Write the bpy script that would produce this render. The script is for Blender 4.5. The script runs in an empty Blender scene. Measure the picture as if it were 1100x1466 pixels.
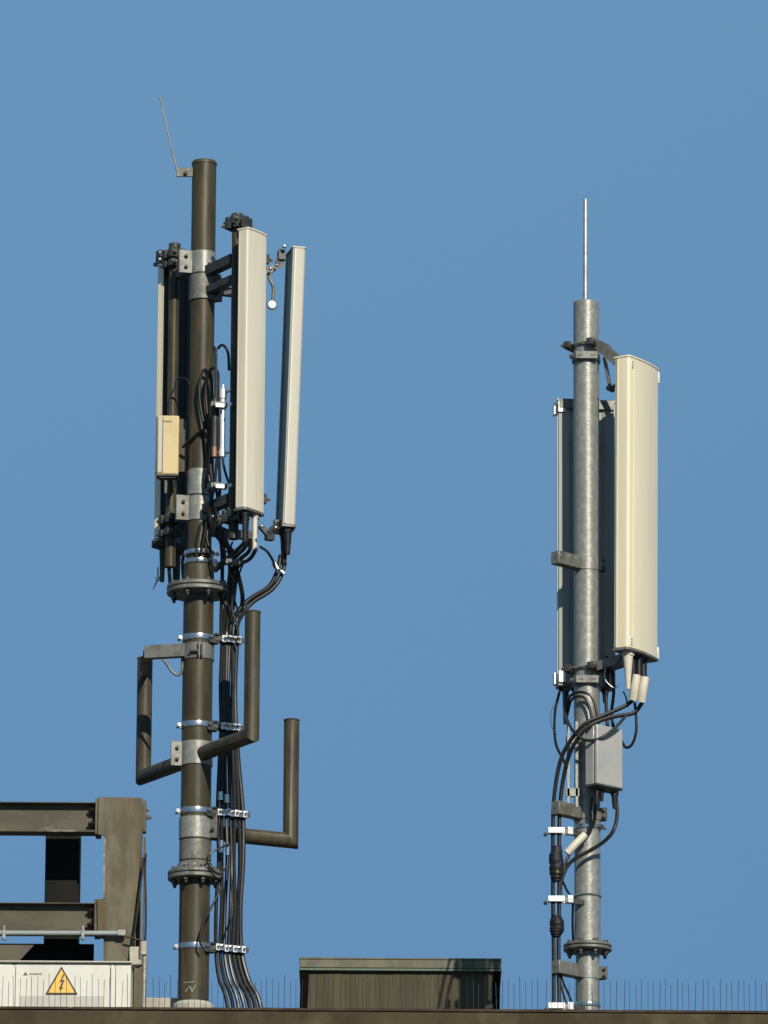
import bpy, math, random
from mathutils import Vector, Matrix
random.seed(7)
R = math.radians
scene = bpy.context.scene
col = scene.collection

# ------------------------------------------------------------------ camera
F = 9600.0                      # focal length in photo pixels (1100 wide)
PITCH, ROLL = R(15.0), R(0.33)
CAM = Vector((0.0, -38.64, 1.6))
fwd = Vector((0, math.cos(PITCH), math.sin(PITCH)))
r0 = Vector((1, 0, 0)); u0 = Vector((0, -math.sin(PITCH), math.cos(PITCH)))
rt = r0*math.cos(ROLL) + u0*math.sin(ROLL)
up = -r0*math.sin(ROLL) + u0*math.cos(ROLL)
cd = bpy.data.cameras.new("camera"); cam = bpy.data.objects.new("camera", cd); col.objects.link(cam)
m = Matrix((( rt.x, up.x, -fwd.x, CAM.x), (rt.y, up.y, -fwd.y, CAM.y), (rt.z, up.z, -fwd.z, CAM.z), (0,0,0,1)))
cam.matrix_world = m
cd.sensor_fit = 'HORIZONTAL'; cd.sensor_width = 36.0; cd.lens = F/1100*36.0
cd.clip_start = 1.0; cd.clip_end = 5000
scene.camera = cam
scene.render.resolution_x = 768; scene.render.resolution_y = 1024

# ------------------------------------------------------------------ light
SUN_EL, SUN_AZ = R(30), R(18)          # azimuth: degrees to the right of "behind the camera"
sd = Vector((math.sin(SUN_AZ)*math.cos(SUN_EL), -math.cos(SUN_AZ)*math.cos(SUN_EL), math.sin(SUN_EL)))
L = bpy.data.lights.new("sun", 'SUN'); L.energy = 4.6; L.angle = R(0.5); L.color = (1.0, 0.93, 0.80)
so = bpy.data.objects.new("sun", L); col.objects.link(so)
so.rotation_euler = (-sd).to_track_quat('-Z', 'Y').to_euler(); so.location = (10, -20, 30)
w = bpy.data.worlds.new("World"); scene.world = w; w.use_nodes = True
nt = w.node_tree; bg = nt.nodes['Background']
sky = nt.nodes.new('ShaderNodeTexSky'); sky.sky_type = 'NISHITA'; sky.sun_disc = False
sky.sun_elevation = SUN_EL; sky.sun_rotation = math.atan2(sd.x, sd.y)
sky.altitude = 0; sky.air_density = 1.42; sky.dust_density = 0.0; sky.ozone_density = 10.0
tc = nt.nodes.new('ShaderNodeTexCoord'); mp = nt.nodes.new('ShaderNodeMapping')   # even, deep afternoon blue
mp.inputs['Location'].default_value = (0, 0, .235); mp.inputs['Scale'].default_value = (1, 1, -.16)
nt.links.new(tc.outputs['Generated'], mp.inputs[0]); nt.links.new(mp.outputs[0], sky.inputs[0])
nt.links.new(sky.outputs[0], bg.inputs[0]); bg.inputs[1].default_value = 0.0665
vs = scene.view_settings
vs.view_transform = 'Standard'; vs.look = 'None'; vs.exposure = 0; vs.gamma = 1

# ------------------------------------------------------------------ helpers
def W(px, py, Y):
    """world point seen at photo pixel (px, py) that lies at depth Y"""
    d = fwd*F + rt*(px-550) + up*(733-py)
    return CAM + d*((Y-CAM.y)/d.y)
def Z(px, py, Y): return W(px, py, Y).z
def V(*a): return Vector(a)

def tag(o, label=None, cat=None, group=None, kind=None):
    if label: o['label'] = label
    if cat: o['category'] = cat
    if group: o['group'] = group
    if kind: o['kind'] = kind
    return o
def empty(name, loc, label, cat, group=None):
    o = bpy.data.objects.new(name, None); o.empty_display_size = .1; o.location = loc
    o['org'] = tuple(loc); col.objects.link(o); return tag(o, label, cat, group)

def smoothpath(pts, n=6):
    P = [Vector(p) for p in pts]
    if len(P) < 3: return P
    out = []
    for i in range(len(P)-1):
        a = P[i-1] if i > 0 else P[0]*2-P[1]; b = P[i]; c = P[i+1]
        d = P[i+2] if i+2 < len(P) else P[-1]*2-P[-2]
        for k in range(n):
            t = k/n
            out.append(.5*((2*b)+(c-a)*t+(2*a-5*b+4*c-d)*t*t+(3*b-a-3*c+d)*t**3))
    out.append(P[-1]); return out

class MB:
    def __init__(s): s.v = []; s.f = []
    def add(s, vs, fs):
        n = len(s.v); s.v += [Vector(v) for v in vs]; s.f += [tuple(i+n for i in f) for f in fs]
        return s
    def box(s, c, size, az=0, tilt=None, M=None):
        """box centred on c; az turns its x axis to that heading"""
        hx, hy, hz = size[0]/2, size[1]/2, size[2]/2
        if M is None: M = Matrix.Rotation(R(az), 3, 'Z')
        if tilt: M = M @ Matrix.Rotation(R(tilt), 3, 'Y')
        c = Vector(c)
        vs = [c + M @ Vector((x*hx, y*hy, z*hz)) for x in (-1,1) for y in (-1,1) for z in (-1,1)]
        return s.add(vs, [(0,1,3,2),(4,6,7,5),(0,4,5,1),(2,3,7,6),(0,2,6,4),(1,5,7,3)])
    def cyl(s, a, b, r, r2=None, n=24, caps=True):
        a = Vector(a); b = Vector(b); r2 = r if r2 is None else r2
        d = (b-a).normalized(); q = d.to_track_quat('Z', 'Y')
        X = q @ Vector((1,0,0)); Yv = q @ Vector((0,1,0)); vs = []
        for c, rr in ((a, r), (b, r2)):
            vs += [c + X*rr*math.cos(2*math.pi*i/n) + Yv*rr*math.sin(2*math.pi*i/n) for i in range(n)]
        fs = [(i, (i+1)%n, n+(i+1)%n, n+i) for i in range(n)]
        if caps: fs += [tuple(range(n-1,-1,-1)), tuple(range(n, 2*n))]
        return s.add(vs, fs)
    def lathe(s, x, y, prof, n=40):
        """closed solid of revolution about a vertical axis, prof = [(r,z)...] bottom to top"""
        vs = []; k = len(prof)
        for r, z in prof: vs += [(x+r*math.cos(2*math.pi*i/n), y+r*math.sin(2*math.pi*i/n), z) for i in range(n)]
        fs = [(j*n+i, j*n+(i+1)%n, (j+1)*n+(i+1)%n, (j+1)*n+i) for j in range(k-1) for i in range(n)]
        fs += [tuple(range(n-1,-1,-1)), tuple(range((k-1)*n, k*n))]
        return s.add(vs, fs)
    def tube(s, pts, r, n=10, smooth=True, k=6):
        P = smoothpath(pts, k) if smooth else [Vector(p) for p in pts]
        T = []
        for i in range(len(P)):
            T.append((P[min(i+1, len(P)-1)]-P[max(i-1, 0)]).normalized())
        ref = Vector((0,0,1)) if abs(T[0].z) < .9 else Vector((1,0,0))
        X = T[0].cross(ref).normalized(); vs = []
        for i, p in enumerate(P):
            X = (X - T[i]*X.dot(T[i])).normalized(); Yv = T[i].cross(X)
            rr = r[min(len(r)-1, int(i/len(P)*len(r)))] if isinstance(r, (list, tuple)) else r
            vs += [p + X*rr*math.cos(2*math.pi*j/n) + Yv*rr*math.sin(2*math.pi*j/n) for j in range(n)]
        m = len(P)
        fs = [(i*n+j, i*n+(j+1)%n, (i+1)*n+(j+1)%n, (i+1)*n+j) for i in range(m-1) for j in range(n)]
        fs += [tuple(range(n-1,-1,-1)), tuple(range((m-1)*n, m*n))]
        return s.add(vs, fs)
    def prism(s, prof, f):
        """prof: 2D closed outline; f(u,v,k) -> 3D for the two ends k=0,1"""
        n = len(prof); vs = [f(u, v, 0) for u, v in prof] + [f(u, v, 1) for u, v in prof]
        fs = [(i, (i+1)%n, n+(i+1)%n, n+i) for i in range(n)] + [tuple(range(n-1,-1,-1)), tuple(range(n, 2*n))]
        return s.add(vs, fs)
    def bolt(s, c, d, r=.012, h=.012):
        c = Vector(c); d = Vector(d).normalized()
        s.cyl(c, c+d*h, r, n=6); s.cyl(c+d*h, c+d*(h+.010), r*.5, n=8); return s
    def build(s, name, mat, parent=None, bevel=0, origin=None, ang=35):
        me = bpy.data.meshes.new(name)
        if parent is not None: o0 = Vector(parent['org'])
        elif origin is not None: o0 = Vector(origin)
        else:
            o0 = Vector(((min(v.x for v in s.v)+max(v.x for v in s.v))/2, (min(v.y for v in s.v)+max(v.y for v in s.v))/2, min(v.z for v in s.v)))
        me.from_pydata([v-o0 for v in s.v], [], s.f); me.validate(); me.update()
        import bmesh
        bm = bmesh.new(); bm.from_mesh(me); bmesh.ops.recalc_face_normals(bm, faces=bm.faces); bm.to_mesh(me); bm.free()
        for p in me.polygons: p.use_smooth = True
        me.set_sharp_from_angle(angle=R(ang))
        me.materials.append(mat)
        o = bpy.data.objects.new(name, me); col.objects.link(o); o['org'] = tuple(o0)
        if parent is not None: o.parent = parent
        else: o.location = o0
        if bevel:
            b = o.modifiers.new('bevel', 'BEVEL'); b.width = bevel; b.segments = 4 if bevel > .006 else 2; b.limit_method = 'ANGLE'; b.angle_limit = R(40)
        return o

# ------------------------------------------------------------------ materials
def mat(name, c, rough=.5, metal=0, c2=None, scale=8, stretch=(1,1,1), lo=.4, hi=.65, bump=0, bscale=60,
        c3=None, scale3=2, lo3=.55, hi3=.7, stretch3=(1,1,1), rvar=0, spec=.5, coat=0, detail=6):
    m = bpy.data.materials.new(name); m.use_nodes = True
    nt = m.node_tree; N = nt.nodes; Lk = nt.links; b = N['Principled BSDF']
    b.inputs['Base Color'].default_value = (*c, 1); b.inputs['Roughness'].default_value = rough
    b.inputs['Metallic'].default_value = metal; b.inputs['Specular IOR Level'].default_value = spec
    if coat: b.inputs['Coat Weight'].default_value = min(coat, 1); b.inputs['Coat Roughness'].default_value = .13; b.inputs['Coat IOR'].default_value = 1.5+max(0, coat-1)
    g = N.new('ShaderNodeNewGeometry')          # world position: marks stay where they are on the real thing
    def noise(sc, st, det=detail):
        mp = N.new('ShaderNodeMapping'); mp.inputs['Scale'].default_value = st; Lk.new(g.outputs['Position'], mp.inputs[0])
        n = N.new('ShaderNodeTexNoise'); n.inputs['Scale'].default_value = sc; n.inputs['Detail'].default_value = det
        n.inputs['Roughness'].default_value = .6; Lk.new(mp.outputs[0], n.inputs['Vector']); return n
    def ramp(n, lo, hi):
        r = N.new('ShaderNodeMapRange'); r.inputs[1].default_value = lo; r.inputs[2].default_value = hi
        r.interpolation_type = 'SMOOTHSTEP'; Lk.new(n.outputs[0], r.inputs[0]); return r
    last = None
    if c2:
        n = noise(scale, stretch); r = ramp(n, lo, hi)
        mx = N.new('ShaderNodeMix'); mx.data_type = 'RGBA'; mx.inputs[6].default_value = (*c, 1); mx.inputs[7].default_value = (*c2, 1)
        Lk.new(r.outputs[0], mx.inputs[0]); last = mx.outputs[2]
        if rvar:
            rr = N.new('ShaderNodeMapRange'); rr.inputs[3].default_value = rough-rvar; rr.inputs[4].default_value = rough+rvar
            Lk.new(n.outputs[0], rr.inputs[0]); Lk.new(rr.outputs[0], b.inputs['Roughness'])
    if c3:
        n3 = noise(scale3, stretch3); r3 = ramp(n3, lo3, hi3)
        mx3 = N.new('ShaderNodeMix'); mx3.data_type = 'RGBA'; mx3.inputs[7].default_value = (*c3, 1)
        if last: Lk.new(last, mx3.inputs[6])
        else: mx3.inputs[6].default_value = (*c, 1)
        Lk.new(r3.outputs[0], mx3.inputs[0]); last = mx3.outputs[2]
    if last: Lk.new(last, b.inputs['Base Color'])
    if bump:
        nb = noise(bscale, (1,1,1), 3); bp = N.new('ShaderNodeBump'); bp.inputs['Strength'].default_value = bump
        bp.inputs['Distance'].default_value = .004; Lk.new(nb.outputs[0], bp.inputs['Height']); Lk.new(bp.outputs[0], b.inputs['Normal'])
    return m

M_BROWN = mat('brown_mast_paint', (.056,.046,.022), .42, 0, (.036,.031,.016), 4, (3,3,.8), .4, .62, .12, 120, c3=(.095,.072,.034), scale3=3, lo3=.5, hi3=.72, stretch3=(5,5,.5), rvar=.08, spec=.28)
M_BROWN2 = mat('olive_pipe_paint', (.070,.059,.032), .46, 0, (.042,.036,.021), 7, (3,3,.6), .4, .62, .12, 120, rvar=.08, spec=.3)
M_GALV = mat('galvanised_steel', (.235,.235,.205), .40, .30, (.31,.31,.27), 34, (1,1,.8), .42, .66, .28, 60, c3=(.19,.19,.17), scale3=3, lo3=.5, hi3=.8, stretch3=(5,5,.5), rvar=.10)
M_GALVD = mat('weathered_zinc', (.17,.17,.145), .5, .25, (.105,.10,.08), 14, (1,1,.7), .4, .65, .25, 90, c3=(.25,.25,.22), scale3=30, lo3=.56, hi3=.7, rvar=.1)
M_ZDARK = mat('dull_cast_steel', (.060,.062,.055), .5, .3, (.035,.035,.03), 20, (1,1,1), .4, .65, .25, 90)
M_CHROME = mat('stainless_steel', (.62,.61,.58), .22, .95, (.5,.49,.46), 30, bump=.1, bscale=40, rvar=.08)
M_CREAM = mat('cream_radome', (.64,.585,.455), .34, 0, (.59,.54,.42), 3, (3,3,.3), .4, .65, .05, 30, c3=(.48,.44,.335), scale3=4, lo3=.56, hi3=.8, stretch3=(12,12,.35), coat=.3)
M_CREAM2 = mat('warm_cream_radome', (.78,.68,.465), .30, 0, (.74,.645,.44), 3, (3,3,.3), .4, .65, .04, 30, c3=(.64,.555,.375), scale3=4, lo3=.56, hi3=.8, stretch3=(12,12,.35), coat=1.35)
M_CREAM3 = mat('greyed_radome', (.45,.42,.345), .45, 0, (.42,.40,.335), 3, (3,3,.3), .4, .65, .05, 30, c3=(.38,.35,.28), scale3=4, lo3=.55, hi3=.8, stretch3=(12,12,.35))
M_YELLOW = mat('yellowed_enamel', (.54,.415,.19), .4, 0, (.48,.37,.17), 6)
M_BACK = mat('grey_back_plate', (.31,.32,.285), .5, 0, (.25,.26,.235), 4, (4,4,.3), rvar=.08, spec=.3)
M_BACKD = mat('dark_back_plate', (.030,.028,.024), .6, 0, (.02,.019,.017), 4, (4,4,.3), spec=.25)
M_GREYBOX = mat('light_grey_enamel', (.37,.36,.335), .30, 0, (.33,.32,.30), 5, bump=.03, coat=.3)
M_RUBBER = mat('black_cable_rubber', (.009,.0085,.0075), .38, 0, (.016,.015,.012), 25, spec=.4)
M_TAPE = mat('black_shrink_wrap', (.007,.007,.008), .55, 0, (.015,.015,.018), 30, bump=.4, bscale=60, spec=.3)
M_IVORY = mat('ivory_plastic', (.62,.56,.44), .42, 0, (.56,.50,.39), 12)
M_WHITEM = mat('bright_zinc_clip', (.80,.79,.75), .35, .3, (.65,.64,.6), 20)
M_STEEL = mat('stained_frame_paint', (.135,.118,.074), .62, 0, (.085,.074,.042), 6, (2,2,.6), .38, .62, .2, 60, c3=(.085,.055,.022), scale3=2.2, lo3=.46, hi3=.72, stretch3=(3,3,.5), spec=.3)
M_BEAM = mat('olive_beam_paint', (.10,.087,.058), .6, 0, (.072,.062,.041), 5, (.6,1,2), .4, .62, .15, 60, c3=(.26,.25,.22), scale3=2.6, lo3=.60, hi3=.74, spec=.25)
M_BLACKSTEEL = mat('near_black_steel', (.006,.0055,.005), .7, 0, (.011,.009,.007), 6, (1,1,.3), spec=.15)  # even near-black base for the frame's post, back plate and bolts
M_CAB = mat('off_white_cabinet_paint', (.63,.61,.53), .4, 0, (.58,.555,.475), 4, (2,2,.5), .42, .66, .03, c3=(.50,.46,.36), scale3=6, lo3=.66, hi3=.8, stretch3=(6,6,.5))
M_CABD = mat('grey_cabinet_vent', (.46,.44,.37), .5, 0, (.42,.40,.34), 10)
M_SIGNY = mat('warning_amber', (.80,.47,.07), .45, 0, (.70,.42,.09), 40)
M_SIGNB = mat('warning_black', (.05,.03,.015), .5)
M_MARK = mat('dark_print', (.08,.08,.09), .5)
M_COPPER = mat('verdigris_copper', (.125,.115,.07), .6, 0, (.085,.08,.05), 9, (1.2,1,.6), .4, .6, .2, 60, c3=(.085,.13,.10), scale3=7, lo3=.55, hi3=.7, stretch3=(1,1,2.2))
M_TEAL = mat('green_copper_drip_edge', (.085,.14,.10), .6, 0, (.12,.13,.085), 12, (1,1,1))
M_HATCH = mat('weathered_boarding', (.085,.074,.044), .85, 0, (.064,.058,.033), 14, (1,1,.08), .38, .62, .25, 80, c3=(.105,.10,.062), scale3=9, lo3=.58, hi3=.72, stretch3=(1.6,1.6,.12), spec=.2)
M_HATCHSHADE = mat('hatch_shade_black', (.004,.004,.003), .9, 0, spec=.05)  # near-black colour carries the shade at the hatch sides
M_WALL = mat('brown_weathered_concrete', (.066,.050,.028), .9, 0, (.045,.034,.020), 5, (1,1,.7), .35, .65, .5, 25, c3=(.09,.072,.038), scale3=3.2, lo3=.52, hi3=.72, stretch3=(1.2,1,.9), spec=.2)
M_COPE = mat('dark_coping_felt', (.045,.032,.024), .9, 0, (.075,.055,.036), 8, bump=.5, bscale=30, spec=.2)
M_ROOF = mat('roof_gravel', (.085,.08,.07), .95, 0, (.06,.055,.05), 40, bump=.8, bscale=60)
M_CONC = mat('pale_concrete', (.42,.39,.31), .9, 0, (.33,.30,.24), 12, bump=.5, bscale=40)
M_ASPH = mat('asphalt', (.05,.05,.05), .9, 0, (.07,.068,.065), 2, bump=.4, bscale=50)
M_SPIKE = mat('spike_wire', (.035,.042,.055), .6, 0, spec=.2)
M_ROD = mat('tarnished_rod', (.24,.21,.15), .5, .3, (.17,.15,.11), 20)
M_ALU = mat('bright_aluminium_rod', (.48,.47,.45), .42, .6, (.36,.32,.29), 12, (1,1,2))
M_PVC = mat('grey_conduit', (.24,.265,.255), .5, 0, (.28,.31,.30), 10, (1,1,1))
M_BLUE = mat('blue_tape', (.012,.02,.10), .6); M_YTAPE = mat('yellow_tape', (.32,.22,.03), .6)
M_ORANGE = mat('copper_coupling', (.32,.17,.10), .4, .3)

# ------------------------------------------------------------------ ground and building
MB().add([(-400,-300,0),(400,-300,0),(400,900,0),(-400,900,0)], [(0,1,2,3)]).build('ground', M_ASPH, origin=(0,0,0))['kind'] = 'structure'
PY = -2.2                                     # parapet face
ztopL, ztopR = Z(0,1443,PY), Z(1100,1447,PY)
ZT = (ztopL+ztopR)/2
ROOF = ZT-.28
bld = empty('building', (0, 3, 0), 'brown weathered concrete building whose flat roof edge crosses the bottom of the view', 'building')
x0, x1 = -9.0, 9.0
MB().box((0, PY+.15, (ZT-.012)/2), (x1-x0, .30, ZT-.012)).build('wall', M_WALL, bld, bevel=.012)
MB().box((x0+.15, 4.6, (ZT-.05)/2), (.30, 9.0, ZT-.05)).box((x1-.15, 4.6, (ZT-.05)/2), (.30, 9.0, ZT-.05)).box((0, 9.25, (ZT-.05)/2), (x1-x0, .3, ZT-.05)).build('side_wall', M_WALL, bld)
MB().box((0, 3.6, ROOF-.10), (x1-x0-.62, 10.98, .2)).build('roof', M_ROOF, bld)
# coping: a slightly wavy felt strip, each piece meeting the next
cp = MB(); n = 90; prof = []
for i in range(n+1):
    x = x0+(x1-x0)*i/n; h = ZT-.012; t = ZT + .003*math.sin(i*1.7)+random.uniform(-.002,.003)
    prof.append((x, h, t))
vs = []; fs = []
for i, (x, h, t) in enumerate(prof):
    yf = PY-.006+random.uniform(-.002,.002)
    vs += [(x, yf, h+.001), (x, yf, t), (x, PY+.33, t), (x, PY+.33, h+.001)]
for i in range(n):
    a = i*4; b = a+4
    fs += [(a,b,b+1,a+1),(a+1,b+1,b+2,a+2),(a+2,b+2,b+3,a+3),(a+3,b+3,b,a)]
cp.add(vs, fs).build('coping', M_COPE, bld)

# bird spike strips on the parapet: each strip a thing, wires as parts
SP_Y = PY+.06
labels = ['before the cabinet left half with the warning triangle', 'in front of the right half of the white cabinet',
  'in front of the brown mast base', 'just left of the boarded roof hatch', 'in front of the left half of the boarded roof hatch',
  'in front of the right half of the boarded roof hatch', 'between the roof hatch and the grey galvanised mast', 'in front of the grey galvanised mast base',
  'just right of the grey mast base, against open sky', 'at the far right end of the parapet, against open sky']
for k in range(10):
    xa = W(-10+k*112.5, 1446, SP_Y).x; xb = W(-10+(k+1)*112.5, 1446, SP_Y).x-.012
    st = empty('bird_spike_strip', ((xa+xb)/2, SP_Y, ZT), 'strip of bird spikes '+labels[k], 'bird spikes', 'bird spike strips along the parapet')
    MB().box(((xa+xb)/2, SP_Y, ZT+.008), (xb-xa, .03, .008)).build('base_strip', M_COPE, st)
    nsp = 13
    for i in range(nsp):
        x = xa+(xb-xa)*(i+.5)/nsp + random.uniform(-.002,.002)
        tall = .168+.014*(i%2)+random.uniform(-.008,.008)
        lean = random.uniform(-.004,.004); ly = (-.06, .0, .06)[i%3]
        MB().cyl((x, SP_Y, ZT+.010), (x+lean, SP_Y+ly, ZT+tall), .0014, n=6).build('spike', M_SPIKE, st)

# ------------------------------------------------------------------ shared builders
def az_vec(a): return Vector((math.cos(R(a)), math.sin(R(a)), 0))

def flange(root, x, y, z, r, rp, t=.026, gap=.004, nb=8, neck=0, m=None):
    m = m or M_GALVD
    f = MB()
    f.lathe(x, y, [(r-.006, z-t-gap), (r, z-t-gap+.005), (r, z-gap-.004), (r-.005, z-gap)])
    p = [(r-.005, z), (r, z+.004), (r, z+t-.006), (r-.008, z+t)]
    if neck: p += [(rp+.03, z+t+.004), (rp+.006, z+t+neck)]
    f.lathe(x, y, p)
    fo = f.build('flange', m, root)
    for i in range(nb):
        a = R(22.5+i*360/nb); c = V(x+(r-.03)*math.cos(a), y+(r-.03)*math.sin(a), z-t-gap)
        b = MB(); b.cyl(c+V(0,0,-.018), c, .016, n=6); b.cyl(c+V(0,0,-.034), c+V(0,0,-.018), .009, n=8)
        b.cyl(c, c+V(0,0,2*t+gap), .009, n=8); b.cyl(c+V(0,0,2*t+gap), c+V(0,0,2*t+gap+.016), .016, n=6)
        b.build('bolt', M_ZDARK, fo)
    return fo

def collar(root, x, y, z0, z1, r, m=None, seam=True):
    c = MB(); c.lathe(x, y, [(r, z0), (r+.004, z0+.003), (r+.004, z1-.003), (r, z1)])
    return c.build('collar', m or M_GALV, root)

def lug(root, x, y, z0, z1, r, az, w=.075, off=.05, name='bolt_plate', m=None):
    """a flat ear plate standing out beside the collar toward azimuth az, with two bolts facing the viewer"""
    d = az_vec(az); nrm = Vector((-d.y, d.x, 0))
    if nrm.y > 0: nrm = -nrm
    c = V(x, y, (z0+z1)/2)+d*(r+w/2-.012)+nrm*.022
    p = MB(); p.box(c, (w, .014, z1-z0), az)
    p.box(c-nrm*.05, (w*.8, .012, (z1-z0)*.95), az)
    po = p.build(name, m or M_GALVD, root, bevel=.003)
    for k in (.27, .73):
        q = V(c.x, c.y, z0+(z1-z0)*k)+nrm*.007
        MB().bolt(q, nrm, .013, .012).cyl(q-nrm*.09, q, .007, n=8).build('bolt', M_ZDARK, po)
    return po

def strap(root, x, y, z, r, h=.034, ears=((-170, .02), (-25, .02)), double=False):
    s = MB(); s.lathe(x, y, [(r+.002, z-h/2), (r+.006, z-h/2+.004), (r+.0075, z), (r+.006, z+h/2-.004), (r+.002, z+h/2)], n=48)
    for a, e in ears:
        d = az_vec(a); s.box(V(x,y,z)+d*(r+.012), (.03, .016, h*.75), a)
    so = s.build('strap', M_CHROME, root)
    for a, e in ears:
        b = MB(); d = az_vec(a); q = V(x,y,z)+d*(r+.020)
        t = Vector((-d.y, d.x, 0))
        b.cyl(q-t*.028, q+t*.028, .007, n=8); b.cyl(q-t*.034, q-t*.018, .0125, n=6); b.cyl(q+t*.018, q+t*.034, .0125, n=6)
        b.build('bolt', M_CHROME, so)
    return so

def pole_clamp(root, x, y, z, r, az, name='pole_clamp', m=None, h=.05, reach=.05):
    """cast clamp halves either side of a pipe drawn together by threaded rods; az = rod direction"""
    m = m or M_ZDARK
    d = az_vec(az); t = Vector((-d.y, d.x, 0)); c = V(x, y, z); b = MB()
    for s in (1, -1):
        b.box(c+d*s*(r+.012), (.024, 2*r+.045, h), az)
        for q in (1, -1):
            b.box(c+d*s*(r-.002)+t*q*(r+.012), (.035, .026, h*.9), az)
    o = b.build(name, m, root, bevel=.003)
    for q in (1, -1):
        b = MB(); b.cyl(c+t*q*(r+.012)-d*(r+reach), c+t*q*(r+.012)+d*(r+reach), .0065, n=8)
        for s in (1, -1): b.cyl(c+t*q*(r+.012)+d*s*(r+.024), c+t*q*(r+.012)+d*s*(r+.040), .013, n=6)
        b.build('clamp_bolt', M_GALVD, o)
    return o

def panel(label, cx, cy, z0, z1, w, d, az, tilt, rad, back, conns, group, style=0):
    n = az_vec(az); t = Vector((-n.y, n.x, 0))
    root = empty('panel_antenna', (cx, cy, z0), label, 'panel antenna', group)
    tt = math.tan(R(tilt)); H = z1-z0
    def pt(u, v, z): return V(cx, cy, z) + t*u + n*(v+tt*(z-z0))
    root['n'] = tuple(n)
    hw, hd = w/2, d/2
    rc, bulge = (.016, .006) if style == 0 else (.022, .014)
    prof = [(-hw, -hd*.6)]
    for k in range(7):
        a_ = math.pi/2*k/6; prof.append((-hw+rc-rc*math.cos(a_), hd-bulge-rc+rc*math.sin(a_)))
    for k in range(1, 12):
        q_ = -1+k/6; prof.append(((hw-rc)*q_, hd-bulge*q_*q_))
    for k in range(7):
        a_ = math.pi/2*(1-k/6); prof.append((hw-rc+rc*math.cos(a_), hd-bulge-rc+rc*math.sin(a_)))
    prof.append((hw, -hd*.6))
    MB().prism(prof, lambda u, v, k: pt(u, v, (z0+.006, z1-.006)[k])).build('radome', rad, root, bevel=.0025, ang=50)
    # folded metal back tray
    bk = [(-hw*.985,-hd*.6-.002), (hw*.985,-hd*.6-.002), (hw*.985,-hd*.92), (hw*.62,-hd), (hw*.55,-hd*.80), (-hw*.55,-hd*.80), (-hw*.62,-hd), (-hw*.985,-hd*.92)]
    MB().prism(bk, lambda u, v, k: pt(u, v, (z0+.008, z1-.008)[k])).build('back_plate', back, root, bevel=.002)
    # side rails, bright thin strip at the radome joint
    rl = MB()
    for s in (1,-1):
        rl.prism([(s*(hw+.0005),-hd*.66), (s*(hw+.003),-hd*.66), (s*(hw+.003),-hd*.52), (s*(hw+.0005),-hd*.52)], lambda u, v, k: pt(u, v, (z0+.01, z1-.01)[k]))
    rl.build('side_rail', M_CREAM if style == 0 else rad, root)
    cap = [(u*1.018, (v+.004 if v > 0 else v*1.02)) for u, v in prof[1:-1]] + [(hw*1.018,-hd*1.02), (-hw*1.018,-hd*1.02)]
    for za, zb in ((z0-.010, z0+.0055), (z1-.0055, z1+.006)):
        MB().prism(cap, lambda u, v, k: pt(u, v, (za, zb)[k])).build('end_cap', M_GALVD if zb < (z0+z1)/2 else rad, root, bevel=.002)
    if style == 1:
        MB().prism([(-hw+.050, hd-.0095), (-hw+.053, hd-.0088), (-hw+.053, hd-.006), (-hw+.050, hd-.0065)], lambda u, v, k: pt(u, v, (z0+.02, z1-.02)[k])).build('seam_bead', rad, root)
        for zz in (z0+.045, z1-.045):
            MB().box(pt(hw+.009, hd*.25, zz), (.05, .018, .072), az).build('corner_clip', M_WHITEM, root, bevel=.002)
            MB().box(pt(hw-.022, -hd-.006, zz), (.008, .044, .070), az).build('corner_clip', M_WHITEM, root, bevel=.002)
            for k in (-.017, 0, .017): MB().cyl(pt(-hw+.030, hd-.014, zz+k), pt(-hw+.030, hd+.001, zz+k), .0045, n=10).build('rivet', M_WHITEM, root)
    for (u, v, ln, ra, rb, mm) in conns:
        c = MB(); a = pt(u, v, z0-.010); c.cyl(a, a-V(0,0,.022), ra*1.25, n=6)
        c.cyl(a-V(0,0,.022), a-V(0,0,ln), ra, rb, n=16)
        c.build('connector', mm, root)
    return root, pt

GL_N = (sd + Vector((0,-.966,-.26))).normalized()  # glint domes are turned halfway between sun and camera to catch a highlight
M_GLINT = mat('glint_dome_metal', (.78,.76,.72), .42, 1.0, bump=.15, bscale=90)
def glint(root, px, py, Y, r, name='bracket_bolt', h=.008):
    p = W(px, py, Y); q = GL_N.to_track_quat('Z', 'Y'); n = 20; vs = []
    for rr, hh in ((.95, -1.2), (1, -.2), (.93, .2), (.72, .62), (.38, .92), (.10, 1.0)):
        vs += [p + q @ Vector((r*rr*math.cos(2*math.pi*i/n), r*rr*math.sin(2*math.pi*i/n), h*hh)) for i in range(n)]
    fs = [(j*n+i, j*n+(i+1)%n, (j+1)*n+(i+1)%n, (j+1)*n+i) for j in range(5) for i in range(n)] + [tuple(range(n-1,-1,-1)), tuple(range(5*n, 6*n))]
    return MB().add(vs, fs).build(name, M_GLINT, root, ang=60)
def link(root, a, b, size=(.03, .045), name='bracket_arm', m=None, nobuild=None):
    a = Vector(a); b = Vector(b); d = b-a
    q = d.to_track_quat('X', 'Z').to_matrix()
    mb = nobuild or MB(); mb.box((a+b)/2, (d.length, size[0], size[1]), M=q)
    if nobuild is None: return mb.build(name, m or M_ZDARK, root, bevel=.002)

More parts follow.
